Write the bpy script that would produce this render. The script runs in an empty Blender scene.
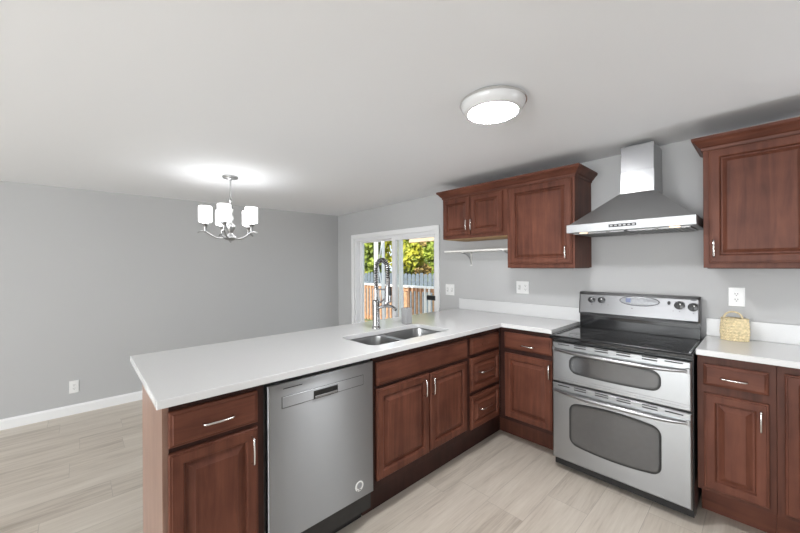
import bpy, bmesh, math, random
from mathutils import Vector, Matrix
random.seed(7)
SC = bpy.context.scene
COL = SC.collection
PI = math.pi

# ------------------------------------------------------------------ camera, world, lights, exposure
F, YAW, ROLL, CY, H = 341.4475, 46.8207, -0.006, 265.80, 1.408
cd = bpy.data.cameras.new('camera'); cam = bpy.data.objects.new('camera', cd); COL.objects.link(cam)
cd.sensor_fit = 'HORIZONTAL'; cd.sensor_width = 36.0; cd.lens = 36.0 * F / 800.0
cd.shift_y = (CY - 266.5) / 800.0; cd.clip_start = 0.02; cd.clip_end = 200
cam.matrix_world = (Matrix.Translation((0, 0, H)) @ Matrix.Rotation(math.radians(YAW), 4, 'Z')
                    @ Matrix.Rotation(PI / 2, 4, 'X') @ Matrix.Rotation(ROLL, 4, 'Z'))
SC.camera = cam

W = bpy.data.worlds.new('sky'); SC.world = W; W.use_nodes = True
wn = W.node_tree; bg = wn.nodes['Background']
bg.inputs[0].default_value = (0.78, 0.88, 1.0, 1); bg.inputs[1].default_value = 1.6

def lamp(name, kind, loc, energy, target=None, color=(1, 1, 1), **kw):
    l = bpy.data.lights.new(name, kind); l.energy = energy; l.color = color
    for k, v in kw.items(): setattr(l, k, v)
    o = bpy.data.objects.new(name, l); o.location = loc; COL.objects.link(o)
    if target is not None:
        d = Vector(target) - Vector(loc); o.rotation_euler = d.to_track_quat('-Z', 'Y').to_euler()
    return o
lamp('sun', 'SUN', (0, -5, 8), 7.0, target=(-3.5, 8, 0), color=(1, .95, .85), angle=0.02)
# fill lamps added out of view behind the camera to light the room
lamp('window_daylight', 'AREA', (-1.9, -5.06, 1.35), 150.0, target=(-3.1, 2.9, 1.40), color=(0.95, 0.98, 1.0),
     shape='RECTANGLE', size=2.9, size_y=1.6)
lamp('window_daylight_kitchen', 'AREA', (0.75, -5.06, 1.40), 110.0, target=(0.45, 2, 1.35), color=(0.95, 0.98, 1.0),
     shape='RECTANGLE', size=1.2, size_y=1.3)
lamp('window_daylight_side', 'AREA', (1.55, 2.50, 1.40), 15.0, target=(-2, 2.50, 1.40), color=(0.95, 0.98, 1.0),
     shape='RECTANGLE', size=0.24, size_y=1.2)  # added unseen lamp, gives the dishwasher front its upright streak
# fill lamp added low behind the camera, aimed up to brighten the ceiling
lamp('bounce_flash', 'AREA', (-0.2, -3.7, 0.20), 78.0, target=(0.5, -2.6, 2.2), color=(0.90, 0.96, 1.0),
     shape='RECTANGLE', size=3.2, size_y=2.4)
CHANDELIER_GLOW = 5.0
CEILING_GLOW = 150.0
SC.view_settings.view_transform = 'Standard'; SC.view_settings.look = 'None'
SC.view_settings.gamma = 1.0; SC.view_settings.use_curve_mapping = False
SC.view_settings.exposure = 0.0

# ------------------------------------------------------------------ materials
def nodes(name):
    m = bpy.data.materials.new(name); m.use_nodes = True
    nt = m.node_tree; b = nt.nodes['Principled BSDF']
    return m, nt, b
def N(nt, t, **kw):
    n = nt.nodes.new(t)
    for k, v in kw.items(): setattr(n, k, v)
    return n
def mat(name, col, rough=0.5, metal=0.0, emit=None, emit_s=0.0, coat=0.0, noise=0.0, nscale=30.0, bump=0.0, bscale=200.0, spec=None):
    m, nt, b = nodes(name)
    b.inputs['Base Color'].default_value = (*col, 1); b.inputs['Roughness'].default_value = rough
    b.inputs['Metallic'].default_value = metal
    if coat: b.inputs['Coat Weight'].default_value = coat; b.inputs['Coat Roughness'].default_value = 0.1
    if spec is not None: b.inputs['Specular IOR Level'].default_value = spec
    if emit: b.inputs['Emission Color'].default_value = (*emit, 1); b.inputs['Emission Strength'].default_value = emit_s
    tc = N(nt, 'ShaderNodeTexCoord')
    if noise:
        nz = N(nt, 'ShaderNodeTexNoise'); nz.inputs['Scale'].default_value = nscale; nz.inputs['Detail'].default_value = 4
        nt.links.new(tc.outputs['Object'], nz.inputs['Vector'])
        r = N(nt, 'ShaderNodeValToRGB')
        r.color_ramp.elements[0].position = .3; r.color_ramp.elements[1].position = .7
        r.color_ramp.elements[0].color = (*[c * (1 - noise) for c in col], 1)
        r.color_ramp.elements[1].color = (*[min(1, c * (1 + noise)) for c in col], 1)
        nt.links.new(nz.outputs['Fac'], r.inputs[0]); nt.links.new(r.outputs[0], b.inputs['Base Color'])
    if bump:
        nb = N(nt, 'ShaderNodeTexNoise'); nb.inputs['Scale'].default_value = bscale; nb.inputs['Detail'].default_value = 3
        nt.links.new(tc.outputs['Object'], nb.inputs['Vector'])
        bp = N(nt, 'ShaderNodeBump'); bp.inputs['Strength'].default_value = bump; bp.inputs['Distance'].default_value = 0.002
        nt.links.new(nb.outputs['Fac'], bp.inputs['Height']); nt.links.new(bp.outputs[0], b.inputs['Normal'])
    return m

def wood(name, scale, dark=(0.060, 0.0185, 0.0110), light=(0.165, 0.058, 0.035), rough=0.46):
    m, nt, b = nodes(name)
    tc = N(nt, 'ShaderNodeTexCoord'); oi = N(nt, 'ShaderNodeObjectInfo')
    add = N(nt, 'ShaderNodeVectorMath', operation='ADD')
    sc = N(nt, 'ShaderNodeVectorMath', operation='SCALE'); sc.inputs['Scale'].default_value = 7.0
    cmb = N(nt, 'ShaderNodeCombineXYZ')
    for i in range(3): nt.links.new(oi.outputs['Random'], cmb.inputs[i])
    nt.links.new(cmb.outputs[0], sc.inputs[0])
    nt.links.new(tc.outputs['Object'], add.inputs[0]); nt.links.new(sc.outputs[0], add.inputs[1])
    mp = N(nt, 'ShaderNodeMapping'); mp.inputs['Scale'].default_value = scale
    nt.links.new(add.outputs[0], mp.inputs['Vector'])
    n1 = N(nt, 'ShaderNodeTexNoise'); n1.inputs['Scale'].default_value = 1.0; n1.inputs['Detail'].default_value = 6
    n1.inputs['Roughness'].default_value = 0.6; n1.inputs['Distortion'].default_value = 0.6
    nt.links.new(mp.outputs[0], n1.inputs['Vector'])
    n2 = N(nt, 'ShaderNodeTexNoise'); n2.inputs['Scale'].default_value = 5.0; n2.inputs['Detail'].default_value = 3
    nt.links.new(add.outputs[0], n2.inputs['Vector'])
    mx = N(nt, 'ShaderNodeMath', operation='MULTIPLY_ADD'); mx.inputs[1].default_value = 0.45
    nt.links.new(n2.outputs['Fac'], mx.inputs[0]); 
    h = N(nt, 'ShaderNodeMath', operation='MULTIPLY'); h.inputs[1].default_value = 0.6
    nt.links.new(n1.outputs['Fac'], h.inputs[0]); nt.links.new(h.outputs[0], mx.inputs[2])
    r = N(nt, 'ShaderNodeValToRGB')
    r.color_ramp.elements[0].position = .32; r.color_ramp.elements[0].color = (*dark, 1)
    r.color_ramp.elements[1].position = .72; r.color_ramp.elements[1].color = (*light, 1)
    nt.links.new(mx.outputs[0], r.inputs[0]); nt.links.new(r.outputs[0], b.inputs['Base Color'])
    b.inputs['Roughness'].default_value = rough
    b.inputs['Specular IOR Level'].default_value = 0.22
    bp = N(nt, 'ShaderNodeBump'); bp.inputs['Strength'].default_value = 0.08; bp.inputs['Distance'].default_value = 0.001
    nt.links.new(n1.outputs['Fac'], bp.inputs['Height']); nt.links.new(bp.outputs[0], b.inputs['Normal'])
    return m

def steel(name, col=(0.56, 0.565, 0.57), rough=0.27, brush=(5, 5, 60), strength=0.0):
    m, nt, b = nodes(name)
    b.inputs['Metallic'].default_value = 1.0
    tc = N(nt, 'ShaderNodeTexCoord'); mp = N(nt, 'ShaderNodeMapping'); mp.inputs['Scale'].default_value = brush
    nt.links.new(tc.outputs['Object'], mp.inputs['Vector'])
    n1 = N(nt, 'ShaderNodeTexNoise'); n1.inputs['Scale'].default_value = 1.0; n1.inputs['Detail'].default_value = 4
    nt.links.new(mp.outputs[0], n1.inputs['Vector'])
    r = N(nt, 'ShaderNodeMapRange'); r.inputs['To Min'].default_value = rough * 0.94; r.inputs['To Max'].default_value = rough * 1.08
    nt.links.new(n1.outputs['Fac'], r.inputs['Value']); nt.links.new(r.outputs[0], b.inputs['Roughness'])
    b.inputs['Base Color'].default_value = (*col, 1)
    if not strength: return m
    bp = N(nt, 'ShaderNodeBump'); bp.inputs['Strength'].default_value = strength; bp.inputs['Distance'].default_value = 0.0006
    nt.links.new(n1.outputs['Fac'], bp.inputs['Height']); nt.links.new(bp.outputs[0], b.inputs['Normal'])
    return m

ROT = 0.25
def brushed(m, aniso):
    nt = m.node_tree; b = nt.nodes['Principled BSDF']
    t = N(nt, 'ShaderNodeTangent'); t.direction_type = 'UV_MAP'; t.uv_map = 'UVMap'
    b.inputs['Anisotropic'].default_value = aniso; b.inputs['Anisotropic Rotation'].default_value = ROT; nt.links.new(t.outputs[0], b.inputs['Tangent'])
    return m
def floor_mat():
    m, nt, b = nodes('vinyl_plank')
    tc = N(nt, 'ShaderNodeTexCoord')
    sp = N(nt, 'ShaderNodeSeparateXYZ'); nt.links.new(tc.outputs['Object'], sp.inputs[0])
    cm = N(nt, 'ShaderNodeCombineXYZ')
    # every row of planks is shifted by its own random amount
    dv = N(nt, 'ShaderNodeMath', operation='DIVIDE'); dv.inputs[1].default_value = 0.228
    fl = N(nt, 'ShaderNodeMath', operation='FLOOR'); wn_ = N(nt, 'ShaderNodeTexWhiteNoise'); wn_.noise_dimensions = '1D'
    sh = N(nt, 'ShaderNodeMath', operation='MULTIPLY_ADD'); sh.inputs[1].default_value = 1.22
    nt.links.new(sp.outputs['X'], dv.inputs[0]); nt.links.new(dv.outputs[0], fl.inputs[0]); nt.links.new(fl.outputs[0], wn_.inputs['W'])
    nt.links.new(wn_.outputs['Value'], sh.inputs[0]); nt.links.new(sp.outputs['Y'], sh.inputs[2])
    nt.links.new(sh.outputs[0], cm.inputs['X']); nt.links.new(sp.outputs['X'], cm.inputs['Y'])
    br = N(nt, 'ShaderNodeTexBrick'); br.offset = 0.0; br.offset_frequency = 2
    br.inputs['Scale'].default_value = 1.0; br.inputs['Brick Width'].default_value = 1.22
    br.inputs['Row Height'].default_value = 0.228; br.inputs['Mortar Size'].default_value = 0.0012
    br.inputs['Mortar Smooth'].default_value = 0.1; br.inputs['Bias'].default_value = 0.0
    br.inputs['Color1'].default_value = (0, 0, 0, 1); br.inputs['Color2'].default_value = (1, 1, 1, 1)
    br.inputs['Mortar'].default_value = (0.5, 0.5, 0.5, 1)
    nt.links.new(cm.outputs[0], br.inputs['Vector'])
    # per-plank shift of the grain
    off = N(nt, 'ShaderNodeVectorMath', operation='SCALE'); off.inputs['Scale'].default_value = 23.0
    nt.links.new(br.outputs['Color'], off.inputs[0])
    ad = N(nt, 'ShaderNodeVectorMath', operation='ADD')
    nt.links.new(cm.outputs[0], ad.inputs[0]); nt.links.new(off.outputs[0], ad.inputs[1])
    mp = N(nt, 'ShaderNodeMapping'); mp.inputs['Scale'].default_value = (0.9, 9.0, 1)
    nt.links.new(ad.outputs[0], mp.inputs['Vector'])
    g = N(nt, 'ShaderNodeTexNoise'); g.inputs['Scale'].default_value = 1.6; g.inputs['Detail'].default_value = 8
    g.inputs['Roughness'].default_value = 0.62; g.inputs['Distortion'].default_value = 0.5
    nt.links.new(mp.outputs[0], g.inputs['Vector'])
    mp2 = N(nt, 'ShaderNodeMapping'); mp2.inputs['Scale'].default_value = (6, 120, 1)
    nt.links.new(ad.outputs[0], mp2.inputs['Vector'])
    g2 = N(nt, 'ShaderNodeTexNoise'); g2.inputs['Scale'].default_value = 1.0; g2.inputs['Detail'].default_value = 3
    nt.links.new(mp2.outputs[0], g2.inputs['Vector'])
    a1 = N(nt, 'ShaderNodeMath', operation='MULTIPLY_ADD'); a1.inputs[1].default_value = 0.30
    nt.links.new(g2.outputs['Fac'], a1.inputs[0])
    a0 = N(nt, 'ShaderNodeMath', operation='MULTIPLY'); a0.inputs[1].default_value = 0.64
    nt.links.new(g.outputs['Fac'], a0.inputs[0]); nt.links.new(a0.outputs[0], a1.inputs[2])
    a2 = N(nt, 'ShaderNodeMath', operation='MULTIPLY_ADD'); a2.inputs[1].default_value = 0.17
    nt.links.new(br.outputs['Color'], a2.inputs[0]); nt.links.new(a1.outputs[0], a2.inputs[2])
    r = N(nt, 'ShaderNodeValToRGB')
    e = r.color_ramp.elements
    e[0].position = .32; e[0].color = (0.34, 0.285, 0.232, 1)
    e[1].position = .84; e[1].color = (0.71, 0.65, 0.57, 1)
    k = e.new(.52); k.color = (0.56, 0.495, 0.42, 1)
    nt.links.new(a2.outputs[0], r.inputs[0])
    mx = N(nt, 'ShaderNodeMix', data_type='RGBA')
    nt.links.new(br.outputs['Fac'], mx.inputs['Factor']); nt.links.new(r.outputs[0], mx.inputs['A'])
    mx.inputs['B'].default_value = (0.40, 0.35, 0.30, 1)
    nt.links.new(mx.outputs['Result'], b.inputs['Base Color'])
    b.inputs['Roughness'].default_value = 0.42
    bp = N(nt, 'ShaderNodeBump'); bp.inputs['Strength'].default_value = 0.12; bp.inputs['Distance'].default_value = 0.002
    nt.links.new(g2.outputs['Fac'], bp.inputs['Height']); nt.links.new(bp.outputs[0], b.inputs['Normal'])
    return m

def glass_mat():
    m = bpy.data.materials.new('window_glass'); m.use_nodes = True; nt = m.node_tree; nt.nodes.clear()
    o = N(nt, 'ShaderNodeOutputMaterial'); mx = N(nt, 'ShaderNodeMixShader'); t = N(nt, 'ShaderNodeBsdfTransparent')
    g = N(nt, 'ShaderNodeBsdfGlossy'); g.inputs['Roughness'].default_value = 0.0
    fr = N(nt, 'ShaderNodeFresnel'); fr.inputs[0].default_value = 1.35
    t.inputs[0].default_value = (0.96, 0.98, 0.97, 1)
    ge = N(nt, 'ShaderNodeNewGeometry'); iv = N(nt, 'ShaderNodeMath', operation='SUBTRACT'); iv.inputs[0].default_value = 1.0
    ml = N(nt, 'ShaderNodeMath', operation='MULTIPLY'); nt.links.new(ge.outputs['Backfacing'], iv.inputs[1])
    nt.links.new(fr.outputs[0], ml.inputs[0]); nt.links.new(iv.outputs[0], ml.inputs[1]); nt.links.new(ml.outputs[0], mx.inputs[0]); nt.links.new(t.outputs[0], mx.inputs[1]); nt.links.new(g.outputs[0], mx.inputs[2])
    nt.links.new(mx.outputs[0], o.inputs[0]); return m

def leaf_mat(name, c1, c2):
    m, nt, b = nodes(name)
    tc = N(nt, 'ShaderNodeTexCoord'); nz = N(nt, 'ShaderNodeTexNoise'); nz.inputs['Scale'].default_value = 2.3; nz.inputs['Detail'].default_value = 6
    nt.links.new(tc.outputs['Object'], nz.inputs['Vector'])
    r = N(nt, 'ShaderNodeValToRGB'); r.color_ramp.elements[0].position = .35; r.color_ramp.elements[1].position = .65
    r.color_ramp.elements[0].color = (*c1, 1); r.color_ramp.elements[1].color = (*c2, 1)
    nt.links.new(nz.outputs['Fac'], r.inputs[0]); nt.links.new(r.outputs[0], b.inputs['Base Color'])
    b.inputs['Roughness'].default_value = 0.6
    return m

M = {}
M['wall'] = mat('grey_wall_paint', (0.475, 0.475, 0.475), 0.75, bump=0.05, bscale=120)
M['ceiling'] = mat('white_ceiling_paint', (0.86, 0.87, 0.885), 0.85, bump=0.08, bscale=90)
M['floor'] = floor_mat()
M['trim'] = mat('white_trim_paint', (0.83, 0.83, 0.83), 0.4)
M['vinyl'] = mat('white_door_vinyl', (0.80, 0.80, 0.81), 0.35)
M['wood'] = wood('cherry_wood_upright_grain', (26, 26, 2.2))
M['wood_y'] = wood('cherry_wood_grain_along_peninsula', (26, 2.2, 26))
M['wood_x'] = wood('cherry_wood_grain_along_wall', (2.2, 26, 26))
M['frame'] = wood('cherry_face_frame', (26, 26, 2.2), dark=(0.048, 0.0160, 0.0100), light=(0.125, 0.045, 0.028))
M['framedark'] = wood('dark_cherry_face_frame', (26, 26, 2.2), dark=(0.020, 0.0080, 0.0065), light=(0.055, 0.020, 0.014))  # darker copy of the frame wood, shade below the worktop put into colour
M['endpanel'] = wood('cherry_end_panel', (20, 20, 1.8), dark=(0.20, 0.115, 0.085), light=(0.33, 0.21, 0.165), rough=0.3)  # lighter base colour stands in for the glossy reflection on the panel
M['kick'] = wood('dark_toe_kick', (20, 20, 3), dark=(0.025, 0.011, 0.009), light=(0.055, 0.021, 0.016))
M['raw'] = mat('raw_cabinet_board', (0.50, 0.31, 0.15), 0.7, noise=.15, nscale=8)
M['quartz'] = mat('white_quartz', (0.66, 0.66, 0.66), 0.13, noise=.025, nscale=400)
M['steel'] = brushed(steel('brushed_stainless', (0.335, 0.34, 0.345), 0.30, (4, 4, 40), 0.0), 0.7)
M['steel_dw'] = brushed(steel('brushed_stainless_dishwasher', (0.30, 0.305, 0.31), 0.40, (4, 4, 60), 0.0), 0.97)
M['steel_bright'] = brushed(steel('polished_stainless', (0.31, 0.31, 0.315), 0.28), 0.5)
M['steel_hood'] = brushed(steel('hood_stainless', (0.44, 0.445, 0.45), 0.28, (4, 4, 40), 0.0), 0.5)
M['steel_rim'] = steel('hood_rim_stainless', (0.34, 0.345, 0.35), 0.42, (4, 4, 40), 0.0)
M['nickel'] = mat('satin_nickel', (0.42, 0.42, 0.42), 0.3, 1.0, noise=.03)
M['steel_sink'] = steel('sink_stainless', (0.42, 0.42, 0.42), 0.28, (200, 8, 8), 0.06)
M['chrome'] = mat('brushed_nickel', (0.72, 0.71, 0.69), 0.2, 1.0, noise=.03)
M['faucet'] = mat('chrome_faucet', (0.45, 0.45, 0.46), 0.14, 1.0, noise=.02)
M['black'] = mat('black_enamel', (0.012, 0.012, 0.013), 0.28, noise=.2)
M['blackglass'] = mat('black_cooktop_glass', (0.010, 0.010, 0.011), 0.08, noise=.2)
M['ring'] = mat('cooktop_ring_print', (0.06, 0.06, 0.062), 0.15, noise=.05)
M['ovenglass'] = mat('grey_oven_glass', (0.05, 0.05, 0.051), 0.10, coat=1.0, spec=0.9, noise=.05)
M['gasket'] = mat('oven_window_border', (0.012, 0.012, 0.012), 0.35, noise=.1)
M['display'] = mat('oven_display_panel', (0.34, 0.35, 0.37), 0.25, noise=.1, nscale=60)
M['bluedisp'] = mat('blue_display_window', (0.14, 0.17, 0.30), 0.2, noise=.05)
M['whiteplastic'] = mat('white_plastic', (0.82, 0.82, 0.81), 0.35, noise=.01)
M['greyplastic'] = mat('shadow_grey_plastic', (0.35, 0.35, 0.35), 0.5, noise=.02)  # even mid grey of buttons, emblem and shelf brackets
M['palegrey'] = mat('pale_grey_plastic', (0.62, 0.62, 0.61), 0.4, noise=.01)
M['slot'] = mat('dark_slot', (0.02, 0.02, 0.02), 0.6, noise=.1)
M['straw'] = mat('pale_straw', (0.72, 0.60, 0.37), 0.75, noise=.22, nscale=85, bump=.9, bscale=150)
M['shade'] = mat('lit_opal_glass_shade', (0.9, 0.9, 0.9), 0.4, emit=(0.98, 0.99, 1.0), emit_s=CHANDELIER_GLOW, noise=.01)
M['diffuser'] = mat('lit_ceiling_diffuser', (0.9, 0.9, 0.9), 0.4, emit=(0.97, 0.98, 1.0), emit_s=CEILING_GLOW, noise=.01)
M['hoodlamp'] = mat('lit_hood_lamp', (0.9, 0.8, 0.7), 0.4, emit=(1, 0.72, 0.5), emit_s=1.4, noise=.01)
M['lampbody'] = mat('white_lamp_ring', (0.66, 0.66, 0.66), 0.22, coat=.3, noise=.01)
M['filter'] = steel('hood_filter_mesh', (0.30, 0.30, 0.30), 0.4)
M['cup'] = mat('frosted_grey_cup', (0.36, 0.36, 0.365), 0.35, noise=.03)
M['glass'] = glass_mat()
M['deckwood'] = mat('brown_deck_wood', (0.50, 0.29, 0.17), 0.7, noise=.25, nscale=14)
M['whitepaint'] = mat('white_exterior_paint', (0.82, 0.81, 0.78), 0.5, noise=.03)
M['fence'] = mat('weathered_blue_grey_fence', (0.145, 0.17, 0.21), 0.8, noise=.22, nscale=9)
M['porchwood'] = mat('porch_beam_wood', (0.55, 0.40, 0.27), 0.7, noise=.2, nscale=12)
M['bark'] = mat('tree_bark', (0.12, 0.085, 0.06), 0.9, noise=.3, nscale=10)
M['leafy'] = leaf_mat('yellow_green_leaves', (0.16, 0.20, 0.015), (0.62, 0.55, 0.05))
M['leafg'] = leaf_mat('green_leaves', (0.055, 0.10, 0.012), (0.34, 0.40, 0.05))
M['leafo'] = leaf_mat('tan_autumn_leaves', (0.20, 0.15, 0.03), (0.60, 0.38, 0.16))
M['ground'] = mat('lawn_ground', (0.14, 0.15, 0.05), 0.9, noise=.3, nscale=4)

# ------------------------------------------------------------------ helpers
def tag(o, label=None, cat=None, group=None, kind=None):
    if label: o['label'] = label
    if cat: o['category'] = cat
    if group: o['group'] = group
    if kind: o['kind'] = kind
    return o
def root(name, loc, label, cat, group=None):
    o = bpy.data.objects.new(name, None); o.empty_display_size = .05; COL.objects.link(o); o.location = loc
    o['rl'] = Vector(loc)
    return tag(o, label, cat, group)
def rootloc(o):
    while o.parent: o = o.parent
    return Vector(o.location)
def obj(name, bm, m, parent=None, smooth=None, bev=None, loc=None):
    """bm in world coordinates -> one mesh object; origin at the root's location (or loc)."""
    bmesh.ops.remove_doubles(bm, verts=bm.verts, dist=1e-6)
    bmesh.ops.recalc_face_normals(bm, faces=bm.faces)
    L = rootloc(parent) if parent else Vector(loc or (0, 0, 0))
    bmesh.ops.translate(bm, verts=bm.verts, vec=-L)
    me = bpy.data.meshes.new(name); bm.to_mesh(me); bm.free()
    me.materials.append(M[m] if isinstance(m, str) else m)
    if m in ('steel_panel', 'steel', 'steel_dw', 'steel_bright', 'steel_hood'):
        uv = me.uv_layers.new(name='UVMap')
        for lp in me.loops: uv.data[lp.index].uv = (me.vertices[lp.vertex_index].co.x + me.vertices[lp.vertex_index].co.y, me.vertices[lp.vertex_index].co.z)
    o = bpy.data.objects.new(name, me); COL.objects.link(o)
    if parent: o.parent = parent
    else: o.location = L
    if smooth:
        me.polygons.foreach_set('use_smooth', [True] * len(me.polygons)); me.set_sharp_from_angle(angle=math.radians(smooth))
    if bev:
        b = o.modifiers.new('bevel', 'BEVEL'); b.width = bev; b.segments = 2; b.limit_method = 'ANGLE'; b.angle_limit = math.radians(40)
    return o
def nb(): return bmesh.new()
def box(bm, x0, x1, y0, y1, z0, z1):
    v = [bm.verts.new(p) for p in ((x0, y0, z0), (x1, y0, z0), (x1, y1, z0), (x0, y1, z0), (x0, y0, z1), (x1, y0, z1), (x1, y1, z1), (x0, y1, z1))]
    for f in ((0, 3, 2, 1), (4, 5, 6, 7), (0, 1, 5, 4), (1, 2, 6, 5), (2, 3, 7, 6), (3, 0, 4, 7)): bm.faces.new([v[i] for i in f])
    return bm
def B(*a): return box(nb(), *a)
def P(face, plane, a, z, out):
    return Vector((a, plane - out, z)) if face == 'Y' else Vector((plane + out, a, z))
def fbox(face, plane, a0, a1, z0, z1, o0, o1, bm=None):
    bm = bm or nb()
    p, q = P(face, plane, a0, z0, o0), P(face, plane, a1, z1, o1)
    return box(bm, min(p.x, q.x), max(p.x, q.x), min(p.y, q.y), max(p.y, q.y), min(p.z, q.z), max(p.z, q.z))
def loft(bm, rings, cap0=True, cap1=True, closed=True):
    vs = [[bm.verts.new(p) for p in r] for r in rings]
    n = len(rings[0])
    for a, b in zip(vs, vs[1:]):
        for i in range(n if closed else n - 1):
            j = (i + 1) % n
            try: bm.faces.new((a[i], a[j], b[j], b[i]))
            except ValueError: pass
    if cap0: bm.faces.new(list(reversed(vs[0])))
    if cap1: bm.faces.new(vs[-1])
    return bm
def rectring(face, plane, a0, a1, z0, z1, ins, out):
    return [P(face, plane, a, z, out) for a, z in ((a0 + ins, z0 + ins), (a1 - ins, z0 + ins), (a1 - ins, z1 - ins), (a0 + ins, z1 - ins))]
def raised_panel(face, plane, a0, a1, z0, z1, t=0.02, fr=0.050, bev=0.022):
    prof = [(0, 0), (0, t - .007), (.003, t - .004), (.008, t - .004), (.010, t), (fr - .008, t), (fr - .004, t - .003), (fr, t - .0125), (fr + .007, t - .0125),
            (fr + .007 + bev, t - .002), (fr + .009 + bev, t)]
    return loft(nb(), [rectring(face, plane, a0, a1, z0, z1, i, o) for i, o in prof])
def slab_front(face, plane, a0, a1, z0, z1, t=0.02):
    prof = [(0, 0), (0, t - .008), (.004, t - .005), (.011, t - .003), (.014, t)]
    return loft(nb(), [rectring(face, plane, a0, a1, z0, z1, i, o) for i, o in prof])
def circ(c, r, n, axis='Z', ry=None, ph=0):
    c = Vector(c); ry = ry or r; out = []
    for i in range(n):
        t = 2 * PI * i / n + ph; u, v = r * math.cos(t), ry * math.sin(t)
        out.append(c + (Vector((u, v, 0)) if axis == 'Z' else Vector((u, 0, v)) if axis == 'Y' else Vector((0, u, v))))
    return out
def lathe(bm, cx, cy, prof, n=24, cap0=True, cap1=True):
    return loft(bm, [circ((cx, cy, z), max(r, 1e-4), n) for r, z in prof], cap0, cap1)
def tube(bm, pts, r, n=8, rad=None, cap=True):
    pts = [Vector(p) for p in pts]; rings = []
    t0 = (pts[1] - pts[0]).normalized()
    up = Vector((0, 0, 1)) if abs(t0.z) < .9 else Vector((1, 0, 0))
    nrm = (up - t0 * up.dot(t0)).normalized()
    for i, p in enumerate(pts):
        t = (pts[min(i + 1, len(pts) - 1)] - pts[max(i - 1, 0)]).normalized()
        nrm = (nrm - t * nrm.dot(t)).normalized(); bn = t.cross(nrm)
        rr = rad[i] if rad else r
        rings.append([p + (nrm * math.cos(2 * PI * k / n) + bn * math.sin(2 * PI * k / n)) * rr for k in range(n)])
    return loft(bm, rings, cap, cap)
def smoothpath(pts, k=6):
    pts = [Vector(p) for p in pts]; out = []
    for i in range(len(pts) - 1):
        p0, p1, p2, p3 = pts[max(i - 1, 0)], pts[i], pts[i + 1], pts[min(i + 2, len(pts) - 1)]
        for j in range(k):
            t = j / k
            out.append(0.5 * ((2 * p1) + (p2 - p0) * t + (2 * p0 - 5 * p1 + 4 * p2 - p3) * t * t + (3 * p1 - p0 - 3 * p2 + p3) * t ** 3))
    out.append(pts[-1]); return out
def pull(face, plane, a, z, horiz, L, parent, r=0.0042):
    """bent wire pull with two feet on the plane."""
    so = 0.027; h = L / 2; c = .009
    loc = [(-h, 0), (-h, so - c), (-h + c * .35, so - c * .35), (-h + c, so), (0, so + .002), (h - c, so), (h - c * .35, so - c * .35), (h, so - c), (h, 0)]
    pts = [P(face, plane, a + (s if horiz else 0), z + (0 if horiz else s), o) for s, o in loc]
    return obj('handle', tube(nb(), pts, r, 8), 'chrome', parent, smooth=50)
def rrect(face, plane, a0, a1, z0, z1, r, out, n=8, bow=0.0):
    pts = []
    for (ca, cz, s) in ((a1 - r, z1 - r, 0), (a0 + r, z1 - r, 1), (a0 + r, z0 + r, 2), (a1 - r, z0 + r, 3)):
        for k in range(n + 1):
            t = PI / 2 * (s + k / n); pts.append([ca + r * math.cos(t), cz + r * math.sin(t)])
        if bow and s in (0, 2):
            nx = a0 + r if s == 0 else a1 - r
            zz = z1 if s == 0 else z0
            for k in range(1, 8):
                pts.append([ca + (nx - ca) * k / 8, zz])
    am, hw = (a0 + a1) / 2, (a1 - a0) / 2; zm = (z0 + z1) / 2
    for p in pts:
        w = max(0, 1 - ((p[0] - am) / hw) ** 2) * bow
        p[1] += w if p[1] > zm else -w
    return [P(face, plane, a, z, out) for a, z in pts]

# ------------------------------------------------------------------ the room
YW, XL, XR, YF = 2.946, -4.55, 1.60, -5.20
def ceil_z(x, y): return 2.222 + .006 * (y - 2.946) + .010 * (x + 1.3)
FX0, FX1, FY0, FY1 = XL - .1, XR + .1, YF - .1, YW + .12
tag(obj('floor', B(FX0, FX1, FY0, FY1, -.05, 0), 'floor'), 'grey-beige wood plank floor', kind='structure')
bm = nb()
lo = [(x, y, ceil_z(x, y)) for x, y in ((FX0, FY0), (FX1, FY0), (FX1, FY1), (FX0, FY1))]
loft(bm, [[Vector(p) for p in lo], [Vector((p[0], p[1], 2.55)) for p in lo]])
tag(obj('ceiling', bm, 'ceiling'), 'plain white low ceiling', kind='structure')
TOP = 2.30
DX0, DX1, DZ = -4.12, -2.54, 1.808
bm = nb(); box(bm, FX0, DX0, YW, FY1, 0, TOP); box(bm, DX1, FX1, YW, FY1, 0, TOP); box(bm, DX0, DX1, YW, FY1, DZ, TOP)
tag(obj('wall_back', bm, 'wall'), 'grey painted wall with sliding door and upper cabinets', kind='structure')
tag(obj('wall_left', B(FX0, XL, FY0, YW, 0, TOP), 'wall'), 'plain grey wall of the dining area', kind='structure')
tag(obj('wall_right', B(XR, FX1, FY0, YW, 0, TOP), 'wall'), kind='structure')
tag(obj('wall_front', B(XL, XR, FY0, YF, 0, TOP), 'wall'), kind='structure')
def baseboard(name, x0, x1, y0, y1):
    t = .014
    if x0 == x1 or abs(x1 - x0) < 1e-6:
        prof = [(x0, 0), (x0 + t, 0), (x0 + t, .075), (x0 + t * .4, .088), (x0, .092)]
        bm = loft(nb(), [[Vector((x, y, z)) for x, z in prof] for y in (y0, y1)])
    else:
        prof = [(y0, 0), (y0 - t, 0), (y0 - t, .075), (y0 - t * .4, .088), (y0, .092)]
        bm = loft(nb(), [[Vector((x, y, z)) for y, z in prof] for x in (x0, x1)])
    return tag(obj(name, bm, 'trim'), 'white baseboard', kind='structure')
baseboard('baseboard_left', XL, XL, YF, YW - .014)
baseboard('baseboard_back', XL + .014, -4.176, YW, YW)

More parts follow.
